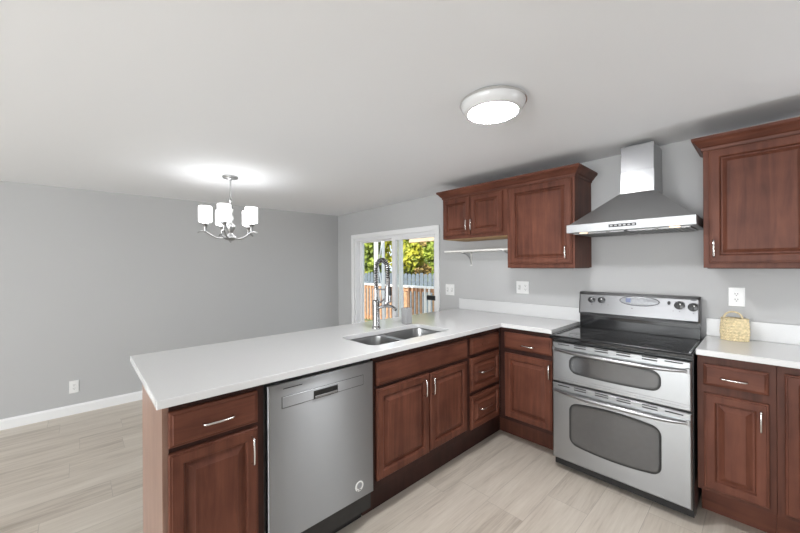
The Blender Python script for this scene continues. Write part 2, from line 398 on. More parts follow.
# unseen window frames added round the fill lamps behind the camera
for n, (x0, x1, z0, z1) in enumerate(((-3.35, -.45, .55, 2.08), (.12, 1.38, .7, 2.08))):
    bm = nb()
    for a in ((x0 - .07, x1 + .07, z1, z1 + .07), (x0 - .07, x1 + .07, z0 - .07, z0), (x0 - .07, x0, z0, z1), (x1, x1 + .07, z0, z1), ((x0 + x1) / 2 - .02, (x0 + x1) / 2 + .02, z0, z1)):
        box(bm, a[0], a[1], YF, YF + .02, a[2], a[3])
    tag(obj('window_%d' % (n + 1), bm, 'trim'), kind='structure')

bm = nb()
for a in ((2.22, 2.78, 2.02, 2.08), (2.22, 2.78, .72, .78), (2.22, 2.28, .78, 2.02), (2.72, 2.78, .78, 2.02)): box(bm, XR - .02, XR, a[0], a[1], a[2], a[3])
tag(obj('window_3', bm, 'trim'), kind='structure')  # unseen window frame added round the side fill lamp
# casing of the sliding door
bm = nb()
cx0, cx1, cz = -4.175, -2.485, 1.863
for a in ((cx0, DX0 + .004, 0, cz), (DX1 - .004, cx1, 0, cz), (DX0 + .004, DX1 - .004, DZ - .004, cz)):
    box(bm, a[0], a[1], YW - .018, YW, a[2], a[3])
tag(obj('trim_1', bm, 'trim', bev=.004), 'white casing round the sliding glass door', kind='structure')
# sliding door: frame, fixed panel, sliding panel
dr = bpy.data.objects.new('door_1', None); COL.objects.link(dr); dr.location = (-3.33, 3.0, 0)
tag(dr, 'white sliding glass patio door', kind='structure')
bm = nb()
for a in ((DX0, DX0 + .05, 0, DZ), (DX1 - .02, DX1, 0, DZ), (DX0 + .05, DX1 - .02, DZ - .045, DZ), (DX0 + .05, DX1 - .02, 0, .05)):
    box(bm, a[0], a[1], YW + .005, YW + .115, a[2], a[3])
obj('door_frame', bm, 'vinyl', dr, bev=.003)
def sash(name, x0, x1, y0, y1, sl, sr, st, sb, gz0=.05, gz1=DZ - .045):
    bm = nb()
    for a in ((x0, x0 + sl, gz0, gz1), (x1 - sr, x1, gz0, gz1), (x0 + sl, x1 - sr, gz1 - st, gz1), (x0 + sl, x1 - sr, gz0, gz0 + sb)):
        box(bm, a[0], a[1], y0, y1, a[2], a[3])
    o = obj(name, bm, 'vinyl', dr, bev=.003)
    ym = (y0 + y1) / 2
    obj('glass_pane', B(x0 + sl, x1 - sr, ym - .003, ym + .003, gz0 + sb, gz1 - st), 'glass', o)
    return o
sash('fixed_panel', DX0 + .05, -3.19, YW + .065, YW + .105, .05, .05, .02, .08)
sp = sash('sliding_panel', -3.31, DX1 - .02, YW + .015, YW + .055, .07, .025, .025, .09)
obj('door_handle', B(-2.672, -2.540, YW - .022, YW + .0145, 1.012, 1.066), 'black', sp, bev=.004)

# ------------------------------------------------------------------ outside
def struct(name, bm, m, label): return tag(obj(name, bm, m), label, kind='structure')
struct('ground', B(-30, 8, FY1 + .02, 26, -.9, -.7), 'ground', 'lawn beyond the deck')
struct('deck_floor', B(-9.5, 0.5, FY1 + .02, 5.6, -.16, -.06), 'deckwood', 'brown deck outside the patio door')
rl = root('deck_railing', (-5.2, 5.5, -.06), 'brown wooden deck railing with white cap outside the patio door', 'railing')
obj('top_rail', B(-9, -1.5, 5.42, 5.58, .915, .955), 'whitepaint', rl)
obj('upper_rail', B(-9, -1.5, 5.48, 5.52, .83, .915), 'deckwood', rl)
obj('bottom_rail', B(-9, -1.5, 5.48, 5.52, .06, .13), 'deckwood', rl)
for x in (-7.9, -5.71, -3.6, -2.2): obj('post', B(x - .05, x + .05, 5.52, 5.60, -.059, .914), 'deckwood', rl)
x = -8.9; i = 0
while x < -1.6:
    if min(abs(x - p) for p in (-7.9, -5.71, -3.6, -2.2)) > .07:
        obj('baluster', B(x - .021, x + .021, 5.44, 5.479, .03, .914), 'whitepaint' if x > -5.2 and i % 3 else 'deckwood', rl)
    x += .125; i += 1
fc = root('picket_fence', (-8.0, 9.0, -.7), 'blue-grey weathered board fence beyond the deck railing', 'fence')
for k in range(46):
    x = -14 + k * .205; h = 1.13 + random.uniform(-.03, .03)
    bm = loft(nb(), [[Vector((x + a, y, z)) for a, z in ((-.085, -.69), (.085, -.69), (.085, h - .07), (.045, h), (-.045, h), (-.085, h - .07))] for y in (9.0, 9.022)])
    obj('picket', bm, 'fence', fc)
for z in (-.4, .75): obj('fence_rail', B(-14.1, -4.6, 9.025, 9.07, z, z + .09), 'fence', fc)
# porch post pair with lattice between, and porch beam
pp = root('porch_post', (-5.9, 4.2, -.06), 'white porch post pair with diagonal lattice seen through the left pane', 'porch post')
obj('post', B(-5.204, -5.097, 4.19, 4.21, -.059, 2.3), 'whitepaint', pp); obj('post', B(-4.975, -4.905, 4.19, 4.21, -.059, 2.3), 'whitepaint', pp)
for k in range(5):
    z = .15 + k * .42
    dirn = 1 if k % 2 else -1
    obj('lattice_brace', tube(nb(), [(-5.036 - .055 * dirn, 4.2, z), (-5.036 + .055 * dirn, 4.2, z + .42)], .010, 6), 'whitepaint', pp)
tag(obj('porch_beam', B(-4.95, -2.6, 4.9, 5.0, 1.88, 2.0), 'porchwood', loc=(-3.8, 4.95, 1.88)), 'tan wooden porch beam across the top of the right pane', 'beam')

def tree(x, y, h, r, lm, label, n=5200, ls=.14, z0=-.7):
    t = root('leafy_tree', (x, y, z0), label, 'tree', None)
    obj('trunk', tube(nb(), smoothpath([(x, y, z0 + .01), (x + .06, y, z0 + h * .3), (x - .04, y + .05, z0 + h * .62)], 5), .1, 8, rad=[.13 - .009 * i for i in range(11)]), 'bark', t, smooth=60)
    blobs = [(Vector((random.uniform(-.6, .6) * r, random.uniform(-.5, .5) * r, h * random.uniform(.25, .9))), r * random.uniform(.4, .7)) for _ in range(13)]
    bm = nb()
    for _ in range(n):
        c, br = random.choice(blobs)
        d = Vector((random.gauss(0, 1), random.gauss(0, 1), random.gauss(0, 1))).normalized() * br * (random.random() ** .4)
        p = Vector((x, y, z0)) + c + d
        if p.z < z0 + .05: continue
        u = Vector((random.gauss(0, 1), random.gauss(0, 1), random.gauss(0, 1))).normalized(); w = u.orthogonal().normalized()
        s = ls * random.uniform(.6, 1.3)
        vs = [bm.verts.new(p + q) for q in (-u * s, w * s * .5, u * s, -w * s * .5)]; bm.faces.new(vs)
    me = obj('crown', bm, lm, t)
    return t
for (x, y, h, r, lm, lab) in (
    (-11.3, 11.0, 4.6, .78, 'leafy', 'bright yellow-green tree behind the fence in the middle of the right pane'),
    (-9.4, 11.0, 4.3, .78, 'leafg', 'green tree behind the fence at the right edge of the right pane'),
    (-13.5, 11.0, 4.6, .85, 'leafg', 'green tree behind the fence in the middle of the left pane'),
    (-13.7, 14.2, 5.8, 1.2, 'leafo', 'tan-leaved tree in the second row behind the yellow-green one'),
    (-17.3, 14.2, 5.8, 1.2, 'leafy', 'yellow tree in the second row behind the left pane'),
    (-17.6, 18.4, 8.0, 1.7, 'leafg', 'tall green tree farthest behind the right pane'),
    (-22.6, 18.4, 8.0, 1.7, 'leafy', 'tall yellow-green tree farthest behind the left pane')):
    tree(x, y, h, r, lm, lab)

# ------------------------------------------------------------------ base cabinets
CT, CB = 0.952, 0.921          # worktop top and underside
KX, KY = -1.552, 2.615         # toe kick planes
FXP, FYP = -1.457, 2.456       # face frame planes (peninsula faces +X, wall run faces -Y)
ZF = 0.19                      # underside of the face frame
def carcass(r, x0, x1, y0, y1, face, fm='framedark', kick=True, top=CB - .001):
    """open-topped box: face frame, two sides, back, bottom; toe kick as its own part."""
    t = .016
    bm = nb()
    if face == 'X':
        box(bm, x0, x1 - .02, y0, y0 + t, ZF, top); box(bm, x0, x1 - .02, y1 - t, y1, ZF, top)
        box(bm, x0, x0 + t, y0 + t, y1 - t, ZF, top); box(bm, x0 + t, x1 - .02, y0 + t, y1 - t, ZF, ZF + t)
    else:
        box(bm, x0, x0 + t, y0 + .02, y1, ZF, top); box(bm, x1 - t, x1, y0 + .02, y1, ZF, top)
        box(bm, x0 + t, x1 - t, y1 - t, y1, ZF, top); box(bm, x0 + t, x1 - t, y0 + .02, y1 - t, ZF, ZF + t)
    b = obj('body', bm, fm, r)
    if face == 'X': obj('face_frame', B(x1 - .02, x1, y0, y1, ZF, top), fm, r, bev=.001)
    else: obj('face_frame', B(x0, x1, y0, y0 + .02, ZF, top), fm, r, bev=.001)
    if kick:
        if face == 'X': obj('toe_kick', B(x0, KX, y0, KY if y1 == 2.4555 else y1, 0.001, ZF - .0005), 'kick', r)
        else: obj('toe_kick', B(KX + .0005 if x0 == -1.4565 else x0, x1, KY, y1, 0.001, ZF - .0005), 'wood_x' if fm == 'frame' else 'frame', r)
    return b
XBK = -1.976
DT = .02
# -- end cabinet of the peninsula
r = root('base_cabinet', (-1.7, .39, 0), 'dark cherry base cabinet at the free end of the peninsula, left of the dishwasher', 'cabinet')
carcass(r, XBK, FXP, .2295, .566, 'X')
obj('end_panel', B(XBK, FXP, .2095, .229, .001, CB - .001), 'endpanel', r, bev=.001)
d = obj('drawer', slab_front('X', FXP, .227, .538, .762, .892), 'wood_y', r); pull('X', FXP + DT, .386, .824, True, .104, d)
d = obj('door', raised_panel('X', FXP, .227, .538, .205, .742), 'wood', r); pull('X', FXP + DT, .512, .658, False, .108, d)
# -- sink cabinet
r = root('sink_cabinet', (-1.7, 1.59, 0), 'dark cherry two-door cabinet under the sink, right of the dishwasher', 'cabinet')
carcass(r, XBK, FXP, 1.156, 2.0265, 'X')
obj('false_front', slab_front('X', FXP, 1.175, 2.008, .752, .882), 'wood_y', r)
d = obj('door', raised_panel('X', FXP, 1.174, 1.598, .235, .734), 'wood', r); pull('X', FXP + DT, 1.545, .655, False, .1, d)
d = obj('door', raised_panel('X', FXP, 1.606, 1.998, .240, .728), 'wood', r); pull('X', FXP + DT, 1.618, .650, False, .1, d)
# -- drawer cabinet
r = root('drawer_cabinet', (-1.7, 2.24, 0), 'narrow dark cherry cabinet of three stacked drawers in the inner corner', 'cabinet')
carcass(r, XBK, FXP, 2.027, 2.4555, 'X')
d = obj('drawer', slab_front('X', FXP, 2.047, 2.426, .762, .878), 'wood_y', r)
d['label'] = 'top drawer front with no handle and two screw holes'
for y in (2.185, 2.27): obj('screw_hole', lathe(nb(), 0, 0, [(.001, 0)], 6) if False else fbox('X', FXP + DT, y - .003, y + .003, .818, .824, 0.0002, .003), 'chrome', d)
d = obj('drawer', raised_panel('X', FXP, 2.047, 2.426, .493, .735, fr=.04, bev=.022), 'wood_y', r); pull('X', FXP + DT, 2.225, .622, True, .155, d)
d = obj('drawer', raised_panel('X', FXP, 2.047, 2.426, .222, .464, fr=.04, bev=.022), 'wood_y', r); pull('X', FXP + DT, 2.222, .353, True, .155, d)
# -- corner cabinet left of the range
r = root('base_cabinet', (-1.24, 2.7, 0), 'cherry base cabinet with drawer and door between inner corner and range', 'cabinet')
carcass(r, -1.4565, -1.022, FYP, 2.915, 'Y')
d = obj('drawer', slab_front('Y', FYP, -1.404, -1.032, .758, .884), 'wood_x', r); pull('Y', FYP - DT, -1.205, .800, True, .095, d)
d = obj('door', raised_panel('Y', FYP, -1.402, -1.032, .222, .722), 'wood', r); pull('Y', FYP - DT, -1.044, .646, False, .1, d)
obj('screw_hole', fbox('Y', FYP - DT, -1.047, -1.041, .505, .511, .0002, .003), 'chrome', d)
# -- right of the range
r = root('base_cabinet', (-.105, 2.7, 0), 'cherry base cabinet with drawer and door right of the range, below the basket', 'cabinet')
carcass(r, -.251, .0395, FYP, 2.915, 'Y', 'frame')
d = obj('drawer', slab_front('Y', FYP, -.225, .014, .762, .874), 'wood_x', r); pull('Y', FYP - DT, -.107, .813, True, .098, d)
d = obj('door', raised_panel('Y', FYP, -.224, .015, .212, .720, fr=.05), 'wood', r); pull('Y', FYP - DT, -.0125, .634, False, .102, d)
r = root('base_cabinet', (.5, 2.7, 0), 'cherry base cabinet with tall door at the right edge of the picture', 'cabinet')
carcass(r, .0405, .95, FYP, 2.915, 'Y', 'frame')
for a0, a1, ha in ((.066, .49, .46), (.50, .925, .53)):
    d = obj('door', raised_panel('Y', FYP, a0, a1, .212, .882), 'wood', r); pull('Y', FYP - DT, ha, .7, False, .1, d)

# ------------------------------------------------------------------ worktops
def fill_slab(outer, hole, z0, z1):
    bm = nb()
    loops = []
    for pts in [outer] + (hole if hole and isinstance(hole[0][0], tuple) else [hole] if hole else []):
        vs = [bm.verts.new((x, y, z1)) for x, y in pts]
        loops.append([bm.edges.new((vs[i], vs[(i + 1) % len(vs)])) for i in range(len(vs))])
    g = bmesh.ops.triangle_fill(bm, edges=[e for l in loops for e in l], use_beauty=True)
    fs = [f for f in bm.faces]
    bmesh.ops.recalc_face_normals(bm, faces=fs)
    ex = bmesh.ops.extrude_face_region(bm, geom=fs)
    bmesh.ops.translate(bm, verts=[v for v in ex['geom'] if isinstance(v, bmesh.types.BMVert)], vec=(0, 0, z0 - z1))
    return bm
SX0, SX1, SY0, SY1 = -1.872, -1.522, 1.215, 1.935
def rr2(x0, x1, y0, y1, r, n=8):
    out = []
    for cx, cy, s in ((x1 - r, y1 - r, 0), (x0 + r, y1 - r, 1), (x0 + r, y0 + r, 2), (x1 - r, y0 + r, 3)):
        for k in range(n + 1):
            t = PI / 2 * (s + k / n); out.append((cx + r * math.cos(t), cy + r * math.sin(t)))
    return out
def chamfered(pts): return pts
w = root('worktop', (-1.7, 1.5, CB), 'long white quartz L-shaped worktop of the peninsula with sink cut-out', 'worktop')
outer = [(-2.240, .188), (-1.413, .188), (-1.413, 2.416), (-1.022, 2.416), (-1.022, 2.945), (-2.240, 2.945)]
obj('slab', fill_slab(outer, rr2(SX0, SX1, SY0, SY1, .06), CB, CT), 'quartz', w, bev=.003)
obj('backsplash', B(-2.205, -1.0, 2.921, 2.945, CT + .0005, 1.062), 'quartz', w, bev=.002)
w = root('worktop', (.3, 2.7, CB), 'short white quartz worktop right of the range holding the basket', 'worktop')
obj('slab', B(-.2535, .97, 2.416, 2.945, CB, CT), 'quartz', w, bev=.003)
obj('backsplash', B(-.2535, .97, 2.921, 2.945, CT + .0005, 1.062), 'quartz', w, bev=.002)

# ------------------------------------------------------------------ sink, faucet, cup
s = root('kitchen_sink', (-1.7, 1.555, .74), 'stainless double-bowl undermount sink set into the peninsula worktop', 'sink')
def bowl(x0, x1, y0, y1, zt, zb):
    rings = []
    for ins, z, rr in ((0, zt, .056), (.004, zt - .03, .056), (.012, zb + .04, .065), (.022, zb + .014, .06), (.045, zb, .045)):
        rings.append([Vector((x, y, z)) for x, y in rr2(x0 + ins, x1 - ins, y0 + ins, y1 - ins, rr, 6)])
    inner = rings
    outer_ = [[Vector((x, y, z)) for x, y in rr2(x0 + ins - .003, x1 - ins + .003, y0 + ins - .003, y1 - ins + .003, rr + .002, 6)] for ins, z, rr in ((0, zt, .07), (.022, zb + .01, .06), (.045, zb - .004, .045))]
    bm = nb(); loft(bm, list(reversed(outer_)) + inner, True, True); return bm
ZS = CB - .002
e = .004
b1 = obj('bowl', bowl(SX0 + e, SX1 - e, SY0 + e, 1.522, ZS, .755), 'steel_sink', s, smooth=40)
b2 = obj('bowl', bowl(SX0 + e, SX1 - e, 1.568, SY1 - e, ZS, .755), 'steel_sink', s, smooth=40)
obj('flange', fill_slab(rr2(SX0 - .018, SX1 + .018, SY0 - .018, SY1 + .018, .06), [rr2(SX0 + .0045, SX1 - .0045, SY0 + .0045, 1.5215, .0555, 6), rr2(SX0 + .0045, SX1 - .0045, 1.5685, SY1 - .0045, .0555, 6)], ZS - .0012, ZS + .0014), 'steel_bright', s)
for b_, y in ((b1, 1.38), (b2, 1.72)):
    obj('drain', lathe(nb(), -1.697, y, [(.044, .7555), (.044, .758), (.030, .7585), (.028, .7562), (.001, .7562)], 20), 'chrome', b_, smooth=40)

fx, fy = -1.937, 1.576
f = root('faucet', (fx, fy, CT), 'chrome pull-down spring faucet standing behind the sink', 'faucet')
bm = lathe(nb(), fx, fy, [(.032, CT + .001), (.032, CT + .010), (.027, CT + .018), (.025, CT + .03), (.025, CT + .17), (.028, CT + .172), (.028, CT + .20), (.015, CT + .21), (.013, CT + .29)], 24)
obj('body', bm, 'faucet', f, smooth=40)
# spring arch towards the sink
ax = .066
arch = [(fx, fy, CT + .285 + .15 * i / 8) for i in range(8)]
for i in range(17):
    t = PI * i / 16; arch.append((fx + ax - ax * math.cos(t), fy, CT + .435 + ax * .95 * math.sin(t)))
arch += [(fx + 2 * ax, fy, CT + .435 - .02 * i) for i in range(1, 5)]
sp_ = smoothpath(arch, 3)
obj('hose', tube(nb(), sp_, .0085, 8), 'slot', f, smooth=60)
# helix round the hose
L = [0]
for a, b in zip(sp_, sp_[1:]): L.append(L[-1] + (b - a).length)
hel = []; turns = L[-1] / .0125; tot = int(turns * 9)
for i in range(tot + 1):
    sL = L[-1] * i / tot
    k = max(j for j in range(len(L)) if L[j] <= sL + 1e-9); k = min(k, len(sp_) - 2)
    q = sp_[k].lerp(sp_[k + 1], (sL - L[k]) / (L[k + 1] - L[k])); tg = (sp_[k + 1] - sp_[k]).normalized()
    n2 = Vector((0, 1, 0)); b2_ = tg.cross(n2).normalized(); t = 2 * PI * turns * i / tot
    hel.append(q + (n2 * math.cos(t) + b2_ * math.sin(t)) * .0155)
obj('spring', tube(nb(), hel, .0034, 5), 'faucet', f, smooth=70)
hx = fx + 2 * ax
sh = obj('spray_head', lathe(nb(), hx, fy, [(.012, CT + .372), (.016, CT + .365), (.017, CT + .30), (.022, CT + .27), (.024, CT + .235), (.026, CT + .205), (.022, CT + .20)], 20), 'faucet', f, smooth=40)
obj('trigger', B(hx + .018, hx + .032, fy - .008, fy + .008, CT + .25, CT + .31), 'black', sh, bev=.003)
obj('holder_arm', tube(nb(), [(fx, fy, CT + .285), (fx + .05, fy, CT + .288), (hx - .018, fy, CT + .288)], .006, 8), 'faucet', f, smooth=60)
obj('holder_ring', loft(nb(), [circ((hx, fy, CT + .278), .024, 20), circ((hx, fy, CT + .298), .024, 20), circ((hx, fy, CT + .298), .0185, 20), circ((hx, fy, CT + .278), .0185, 20), circ((hx, fy, CT + .278), .024, 20)], False, False), 'faucet', f, smooth=40)
obj('side_spout', tube(nb(), smoothpath([(fx + .01, fy + .01, CT + .15), (fx + .06, fy + .03, CT + .165), (fx + .12, fy + .045, CT + .165), (fx + .16, fy + .05, CT + .145)], 5), .011, 10), 'faucet', f, smooth=60)
obj('lever', tube(nb(), [(fx, fy + .02, CT + .185), (fx, fy + .045, CT + .19), (fx + .005, fy + .085, CT + .215)], .007, 8), 'faucet', f, smooth=60)
obj('knob', lathe(nb(), fx + .075, fy + .035, [(.015, CT + .175), (.018, CT + .19), (.014, CT + .205), (.006, CT + .208)], 16), 'faucet', f, smooth=40)

c = root('tumbler', (-1.93, 1.88, CT), 'small plain grey tumbler standing on the worktop behind the sink', 'cup')
rg = []
for hw, z in ((.031, .001), (.033, .006), (.034, .12), (.031, .124), (.029, .122), (.027, .012)):
    rg.append([Vector((-1.93 + x, 1.88 + y, CT + z)) for x, y in rr2(-hw, hw, -hw, hw, .012, 5)])
obj('cup', loft(nb(), rg), 'cup', c, smooth=40)

# ------------------------------------------------------------------ dishwasher
r = root('dishwasher', (-1.7, .86, 0), 'stainless dishwasher built into the peninsula between two cherry cabinets', 'dishwasher')
obj('tub', B(XBK, FXP - .006, .5775, 1.1445, .10, .905), 'black', r)
dy0, dy1, dz0, dz1 = .578, 1.146, .200, .898
PX = FXP - .005
bm = nb()
# door front with a shallow control strip groove and a pocket handle
prof = [(0, 0), (0, .020), (.003, .024), (.006, .025)]
loft(bm, [rectring('X', PX, dy0, dy1, dz0, dz1, i, o) for i, o in prof])
dd = obj('door', bm, 'steel_dw', r)
FP = PX + .025
obj('control_strip', loft(nb(), [rectring('X', FP, .640, 1.078, .790, .838, i, o) for i, o in ((0, .0002), (.0, .0012), (.0012, .002))]), 'steel_dw', dd)
obj('strip_outline', loft(nb(), [rectring('X', FP, .638, 1.080, .788, .840, i, o) for i, o in ((0, .0002), (.0, .0006), (.0005, .0007))]), 'gasket', dd)
pk = obj('handle_pocket', loft(nb(), [rectring('X', FP, .792, .922, .790, .828, i, o) for i, o in ((0, .002), (.0, .0035), (.003, .0042))]), 'gasket', dd)
obj('handle_lip', fbox('X', FP, .797, .917, .793, .803, .0042, .008), 'steel_bright', pk, bev=.001)
obj('indicator_strip', fbox('X', FP, .645, .735, .872, .875, .0002, .0012), 'gasket', dd)
def disc(face, plane, a, z, rad, o0, o1, n=24):
    return loft(nb(), [[P(face, plane, a + rr * math.cos(2 * PI * k / n), z + rr * math.sin(2 * PI * k / n), o) for k in range(n)] for rr, o in ((rad, o0), (rad, o1 - .0004), (rad - .0006, o1))])
bg_ = obj('badge', disc('X', FP, 1.050, .270, .026, .0002, .002), 'whiteplastic', dd); bg_['label'] = 'round white emblem'
obj('emblem', disc('X', FP, 1.050, .273, .017, .002, .0027), 'greyplastic', bg_)
obj('emblem', disc('X', FP, 1.050, .273, .011, .0027, .0032), 'display', bg_)
for y, wd in ((1.038, .006), (1.052, .012)): obj('emblem_letter_bar', fbox('X', FP, y - wd / 2, y + wd / 2, .2495, .2535, .002, .0027), 'slot', bg_)
obj('side_strip', B(FXP - .035, FXP - .003, .5675, .5765, .10, .915), 'black', r)
obj('kick_panel', B(KX - .02, KX, .578, 1.146, .001, .19), 'black', r)

# ------------------------------------------------------------------ range
R0, R1, RF, RT = -1.006, -.266, 2.385, .927
r = root('range', (-.636, 2.65, 0), 'stainless double-oven electric range with black glass top', 'range')
obj('body', B(R0 + .006, R1 + .004, RF + .03, 2.918, .035, RT - .012), 'black', r)
obj('base_panel', B(R0 + .02, R1, 2.50, 2.54, .002, .09), 'black', r)
ck = obj('cooktop', loft(nb(), [[Vector((x, y, z)) for x, y in ((R0 - .008 + i, RF - .025 + i), (R1 + .008 - i, RF - .025 + i), (R1 + .008 - i, 2.905), (R0 - .008 + i, 2.905))] for i, z in ((.012, RT - .030), (0, RT - .022), (0, RT - .008), (.006, RT), (.022, RT + .001), (.026, RT - .001))]), 'blackglass', r)
for x in (R0 + .010, R1 - .010):
    obj('side_trim', tube(nb(), [(x, RF + .02, RT + .001), (x, 2.80, RT + .001)], .0045, 8), 'steel_bright', ck, smooth=60)
for x, y, q in ((-.83, 2.49, .10), (-.44, 2.49, .085), (-.83, 2.71, .075), (-.44, 2.71, .10)):
    bm = nb()
    for q2 in (q, q * .62):
        loft(bm, [circ((x, y, RT - .001), q2, 40), circ((x, y, RT - .0002), q2, 40), circ((x, y, RT - .0002), q2 - .0025, 40), circ((x, y, RT - .001), q2 - .0025, 40)], False, False)
    obj('burner_ring', bm, 'ring', ck)

def oven_door(z0, z1, wz0, wz1, bow, trimlines):
    bm = nb()
    pr_ = [(0, 0), (0, .022), (.004, .028), (.008, .030)]
    loft(bm, [rectring('Y', RF + .028, R0, R1, z0, z1, i, o) for i, o in pr_])
    d_ = obj('oven_door', bm, 'steel', r)
    FPY = RF - .002
    wa0, wa1 = -.882, -.410
    bz = [rrect('Y', FPY, wa0 - .012, wa1 + .012, wz0 - .012, wz1 + .012, .046, o, 8, bow) for o in (.0002, .002)]
    obj('window_border', loft(nb(), bz), 'gasket', d_)
    wn_ = obj('window', loft(nb(), [rrect('Y', FPY, wa0, wa1, wz0, wz1, .036, o, 8, bow) for o in (.002, .0035)]), 'ovenglass', d_)
    # handle: full-width bowed bar under the vent strip
    hz = z1 - .050
    rings = []
    n = 24
    for i in range(n + 1):
        u = i / n; a = R0 + .004 + (R1 - R0 - .008) * u
        k = 1 - abs(2 * u - 1) ** 3.2
        dep = .010 + .034 * k; hh = .010 + .003 * k; drop = -.010 * k
        ring = []
        for q in range(10):
            t = 2 * PI * q / 10
            ring.append(P('Y', FPY, a, hz + drop + hh * math.sin(t), max(.0, dep / 2 + dep / 2 * math.cos(t)) if False else dep - .013 + .013 * math.cos(t)))
        rings.append(ring)
    obj('handle', loft(nb(), rings), 'steel_bright', d_, smooth=50)
    for e0 in (R0 + .006, R1 - .026):
        obj('handle_end', fbox('Y', FPY, e0, e0 + .02, hz - .016, hz + .014, .0002, .012), 'steel_bright', d_, bev=.003)
    # vent slots above the handle
    vz = z1 - .016
    for a0, a1, two in ((-.966, -.892, 0), (-.862, -.790, 1), (-.738, -.662, 1), (-.618, -.545, 1), (-.488, -.415, 1), (-.382, -.302, 0)):
        for k in ((0.006, -.008) if two else (0,)):
            obj('vent_slot', fbox('Y', FPY, a0, a1, vz + k - .0034, vz + k + .0034, .0002, .0018), 'slot', d_)
    if trimlines:
        for z in (z0 + .022, z0 + .036): obj('trim_line', fbox('Y', FPY, R0 + .002, R1 - .002, z - .0014, z + .0014, .0002, .003), 'steel_bright', d_)
    return d_
oven_door(.612, .884, .700, .790, .010, True)
oven_door(.086, .604, .228, .472, .022, False)
# backguard
by0, by1 = 2.862, 2.918
bgz0, bgz1 = 1.035, 1.198
bm = loft(nb(), [[Vector((x, y, z)) for y, z in ((by0, RT + .002), (by0, bgz0), (by1, bgz0), (by1, RT + .002))] for x in (R0 + .018, R1 - .012)])
obj('riser', bm, 'blackglass', r)
ring = lambda x, i: [Vector((x, y, z)) for y, z in ((by0 - .012 + i, bgz0 - .004), (by0 - .016 + i, bgz0 + .008), (by0 + .002 + i, bgz1 - .02), (by0 + .012 + i, bgz1 - .004), (by0 + .024, bgz1), (by1, bgz1), (by1, bgz0))]
M['steel_panel'] = brushed(steel('backguard_stainless', (0.215, 0.215, 0.22), 0.34), 0.4)
ctl = obj('control_panel', loft(nb(), [ring(x, i) for x, i in ((R0 + .012, .008), (R0 + .022, .002), (-.85, 0), (-.64, -.004), (-.43, 0), (R1 - .020, .002), (R1 - .010, .008))]), 'steel_panel', r, smooth=12)
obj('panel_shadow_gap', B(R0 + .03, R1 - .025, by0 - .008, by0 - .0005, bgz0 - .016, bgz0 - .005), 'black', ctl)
def pan_y(z): return by0 - .016 + (z - bgz0 - .008) / (bgz1 - bgz0 - .028) * .018
tilt = math.atan2(.018, bgz1 - bgz0 - .028)
def pdisc(name, a, z, ra, rz, o0, o1, m, parent, n=32):
    y = pan_y(z) - .003
    bm = nb()
    loft(bm, [[Vector((a + s_ * ra * math.cos(2 * PI * k / n), y - o + math.sin(2 * PI * k / n) * rz * s_ * math.tan(tilt), z + s_ * rz * math.sin(2 * PI * k / n))) for k in range(n)] for s_, o in ((1, o0), (1, o1 - .001), (.9, o1))])
    return obj(name, bm, m, parent, smooth=40)
for a, z in ((-.912, 1.140), (-.845, 1.143), (-.442, 1.143), (-.380, 1.137), ):
    pass
kn = [(-.900, 1.142, .021), (-.833, 1.144, .021), (-.377, 1.140, .026), (-.308, 1.134, .026)]
for a, z, q in kn:
    k_ = pdisc('knob', a, z, q, q, 0, .026, 'black', ctl)
    obj('knob_grip', fbox('Y', pan_y(z) - .003, a - .004, a + .004, z - q * .75, z + q * .75, .0262, .033), 'gasket', k_, bev=.002)
    obj('knob_pointer', fbox('Y', pan_y(z) - .003, a + .003, a + .009, z + .004, z + .012, .0262, .034), 'whiteplastic', k_)
ov = pdisc('display_bezel', -.600, 1.150, .118, .034, -.002, .005, 'gasket', ctl, 40)
pdisc('display_face', -.600, 1.150, .112, .030, .004, .0065, 'display', ov, 40)
obj('display_screen', fbox('Y', pan_y(1.15) - .003, -.640, -.575, 1.138, 1.168, .0064, .0085), 'ovenglass' if False else 'display', ov)
obj('display_window', fbox('Y', pan_y(1.15) - .003, -.678, -.648, 1.138, 1.168, .0064, .0085), 'bluedisp', ov)
for k in range(6):
    obj('button', fbox('Y', pan_y(1.13) - .003, -.655 + k * .022, -.641 + k * .022, 1.1265, 1.1315, .0055, .0085), 'greyplastic', ov)
pdisc('light_switch', -.433, 1.150, .008, .013, -.002, .005, 'black', ctl, 20)
pdisc('hot_indicator', -.308, 1.178, .016, .0055, -.002, .004, 'black', ctl, 20)
for a, z in ((-.90, 1.105), (-.833, 1.107), (-.79, 1.11), (-.377, 1.098), (-.308, 1.092), (-.41, 1.10)):
    pdisc('marking', a, z, .003, .002, -.001, .0035, 'slot', ctl, 10)
pdisc('maker_plate', -.64, 1.098, .005, .003, -.001, .0035, 'slot', ctl, 10)
pdisc('lamp', -.615, RT + .03, .001, .001, 0, .001, 'slot', ctl, 6) if False else None

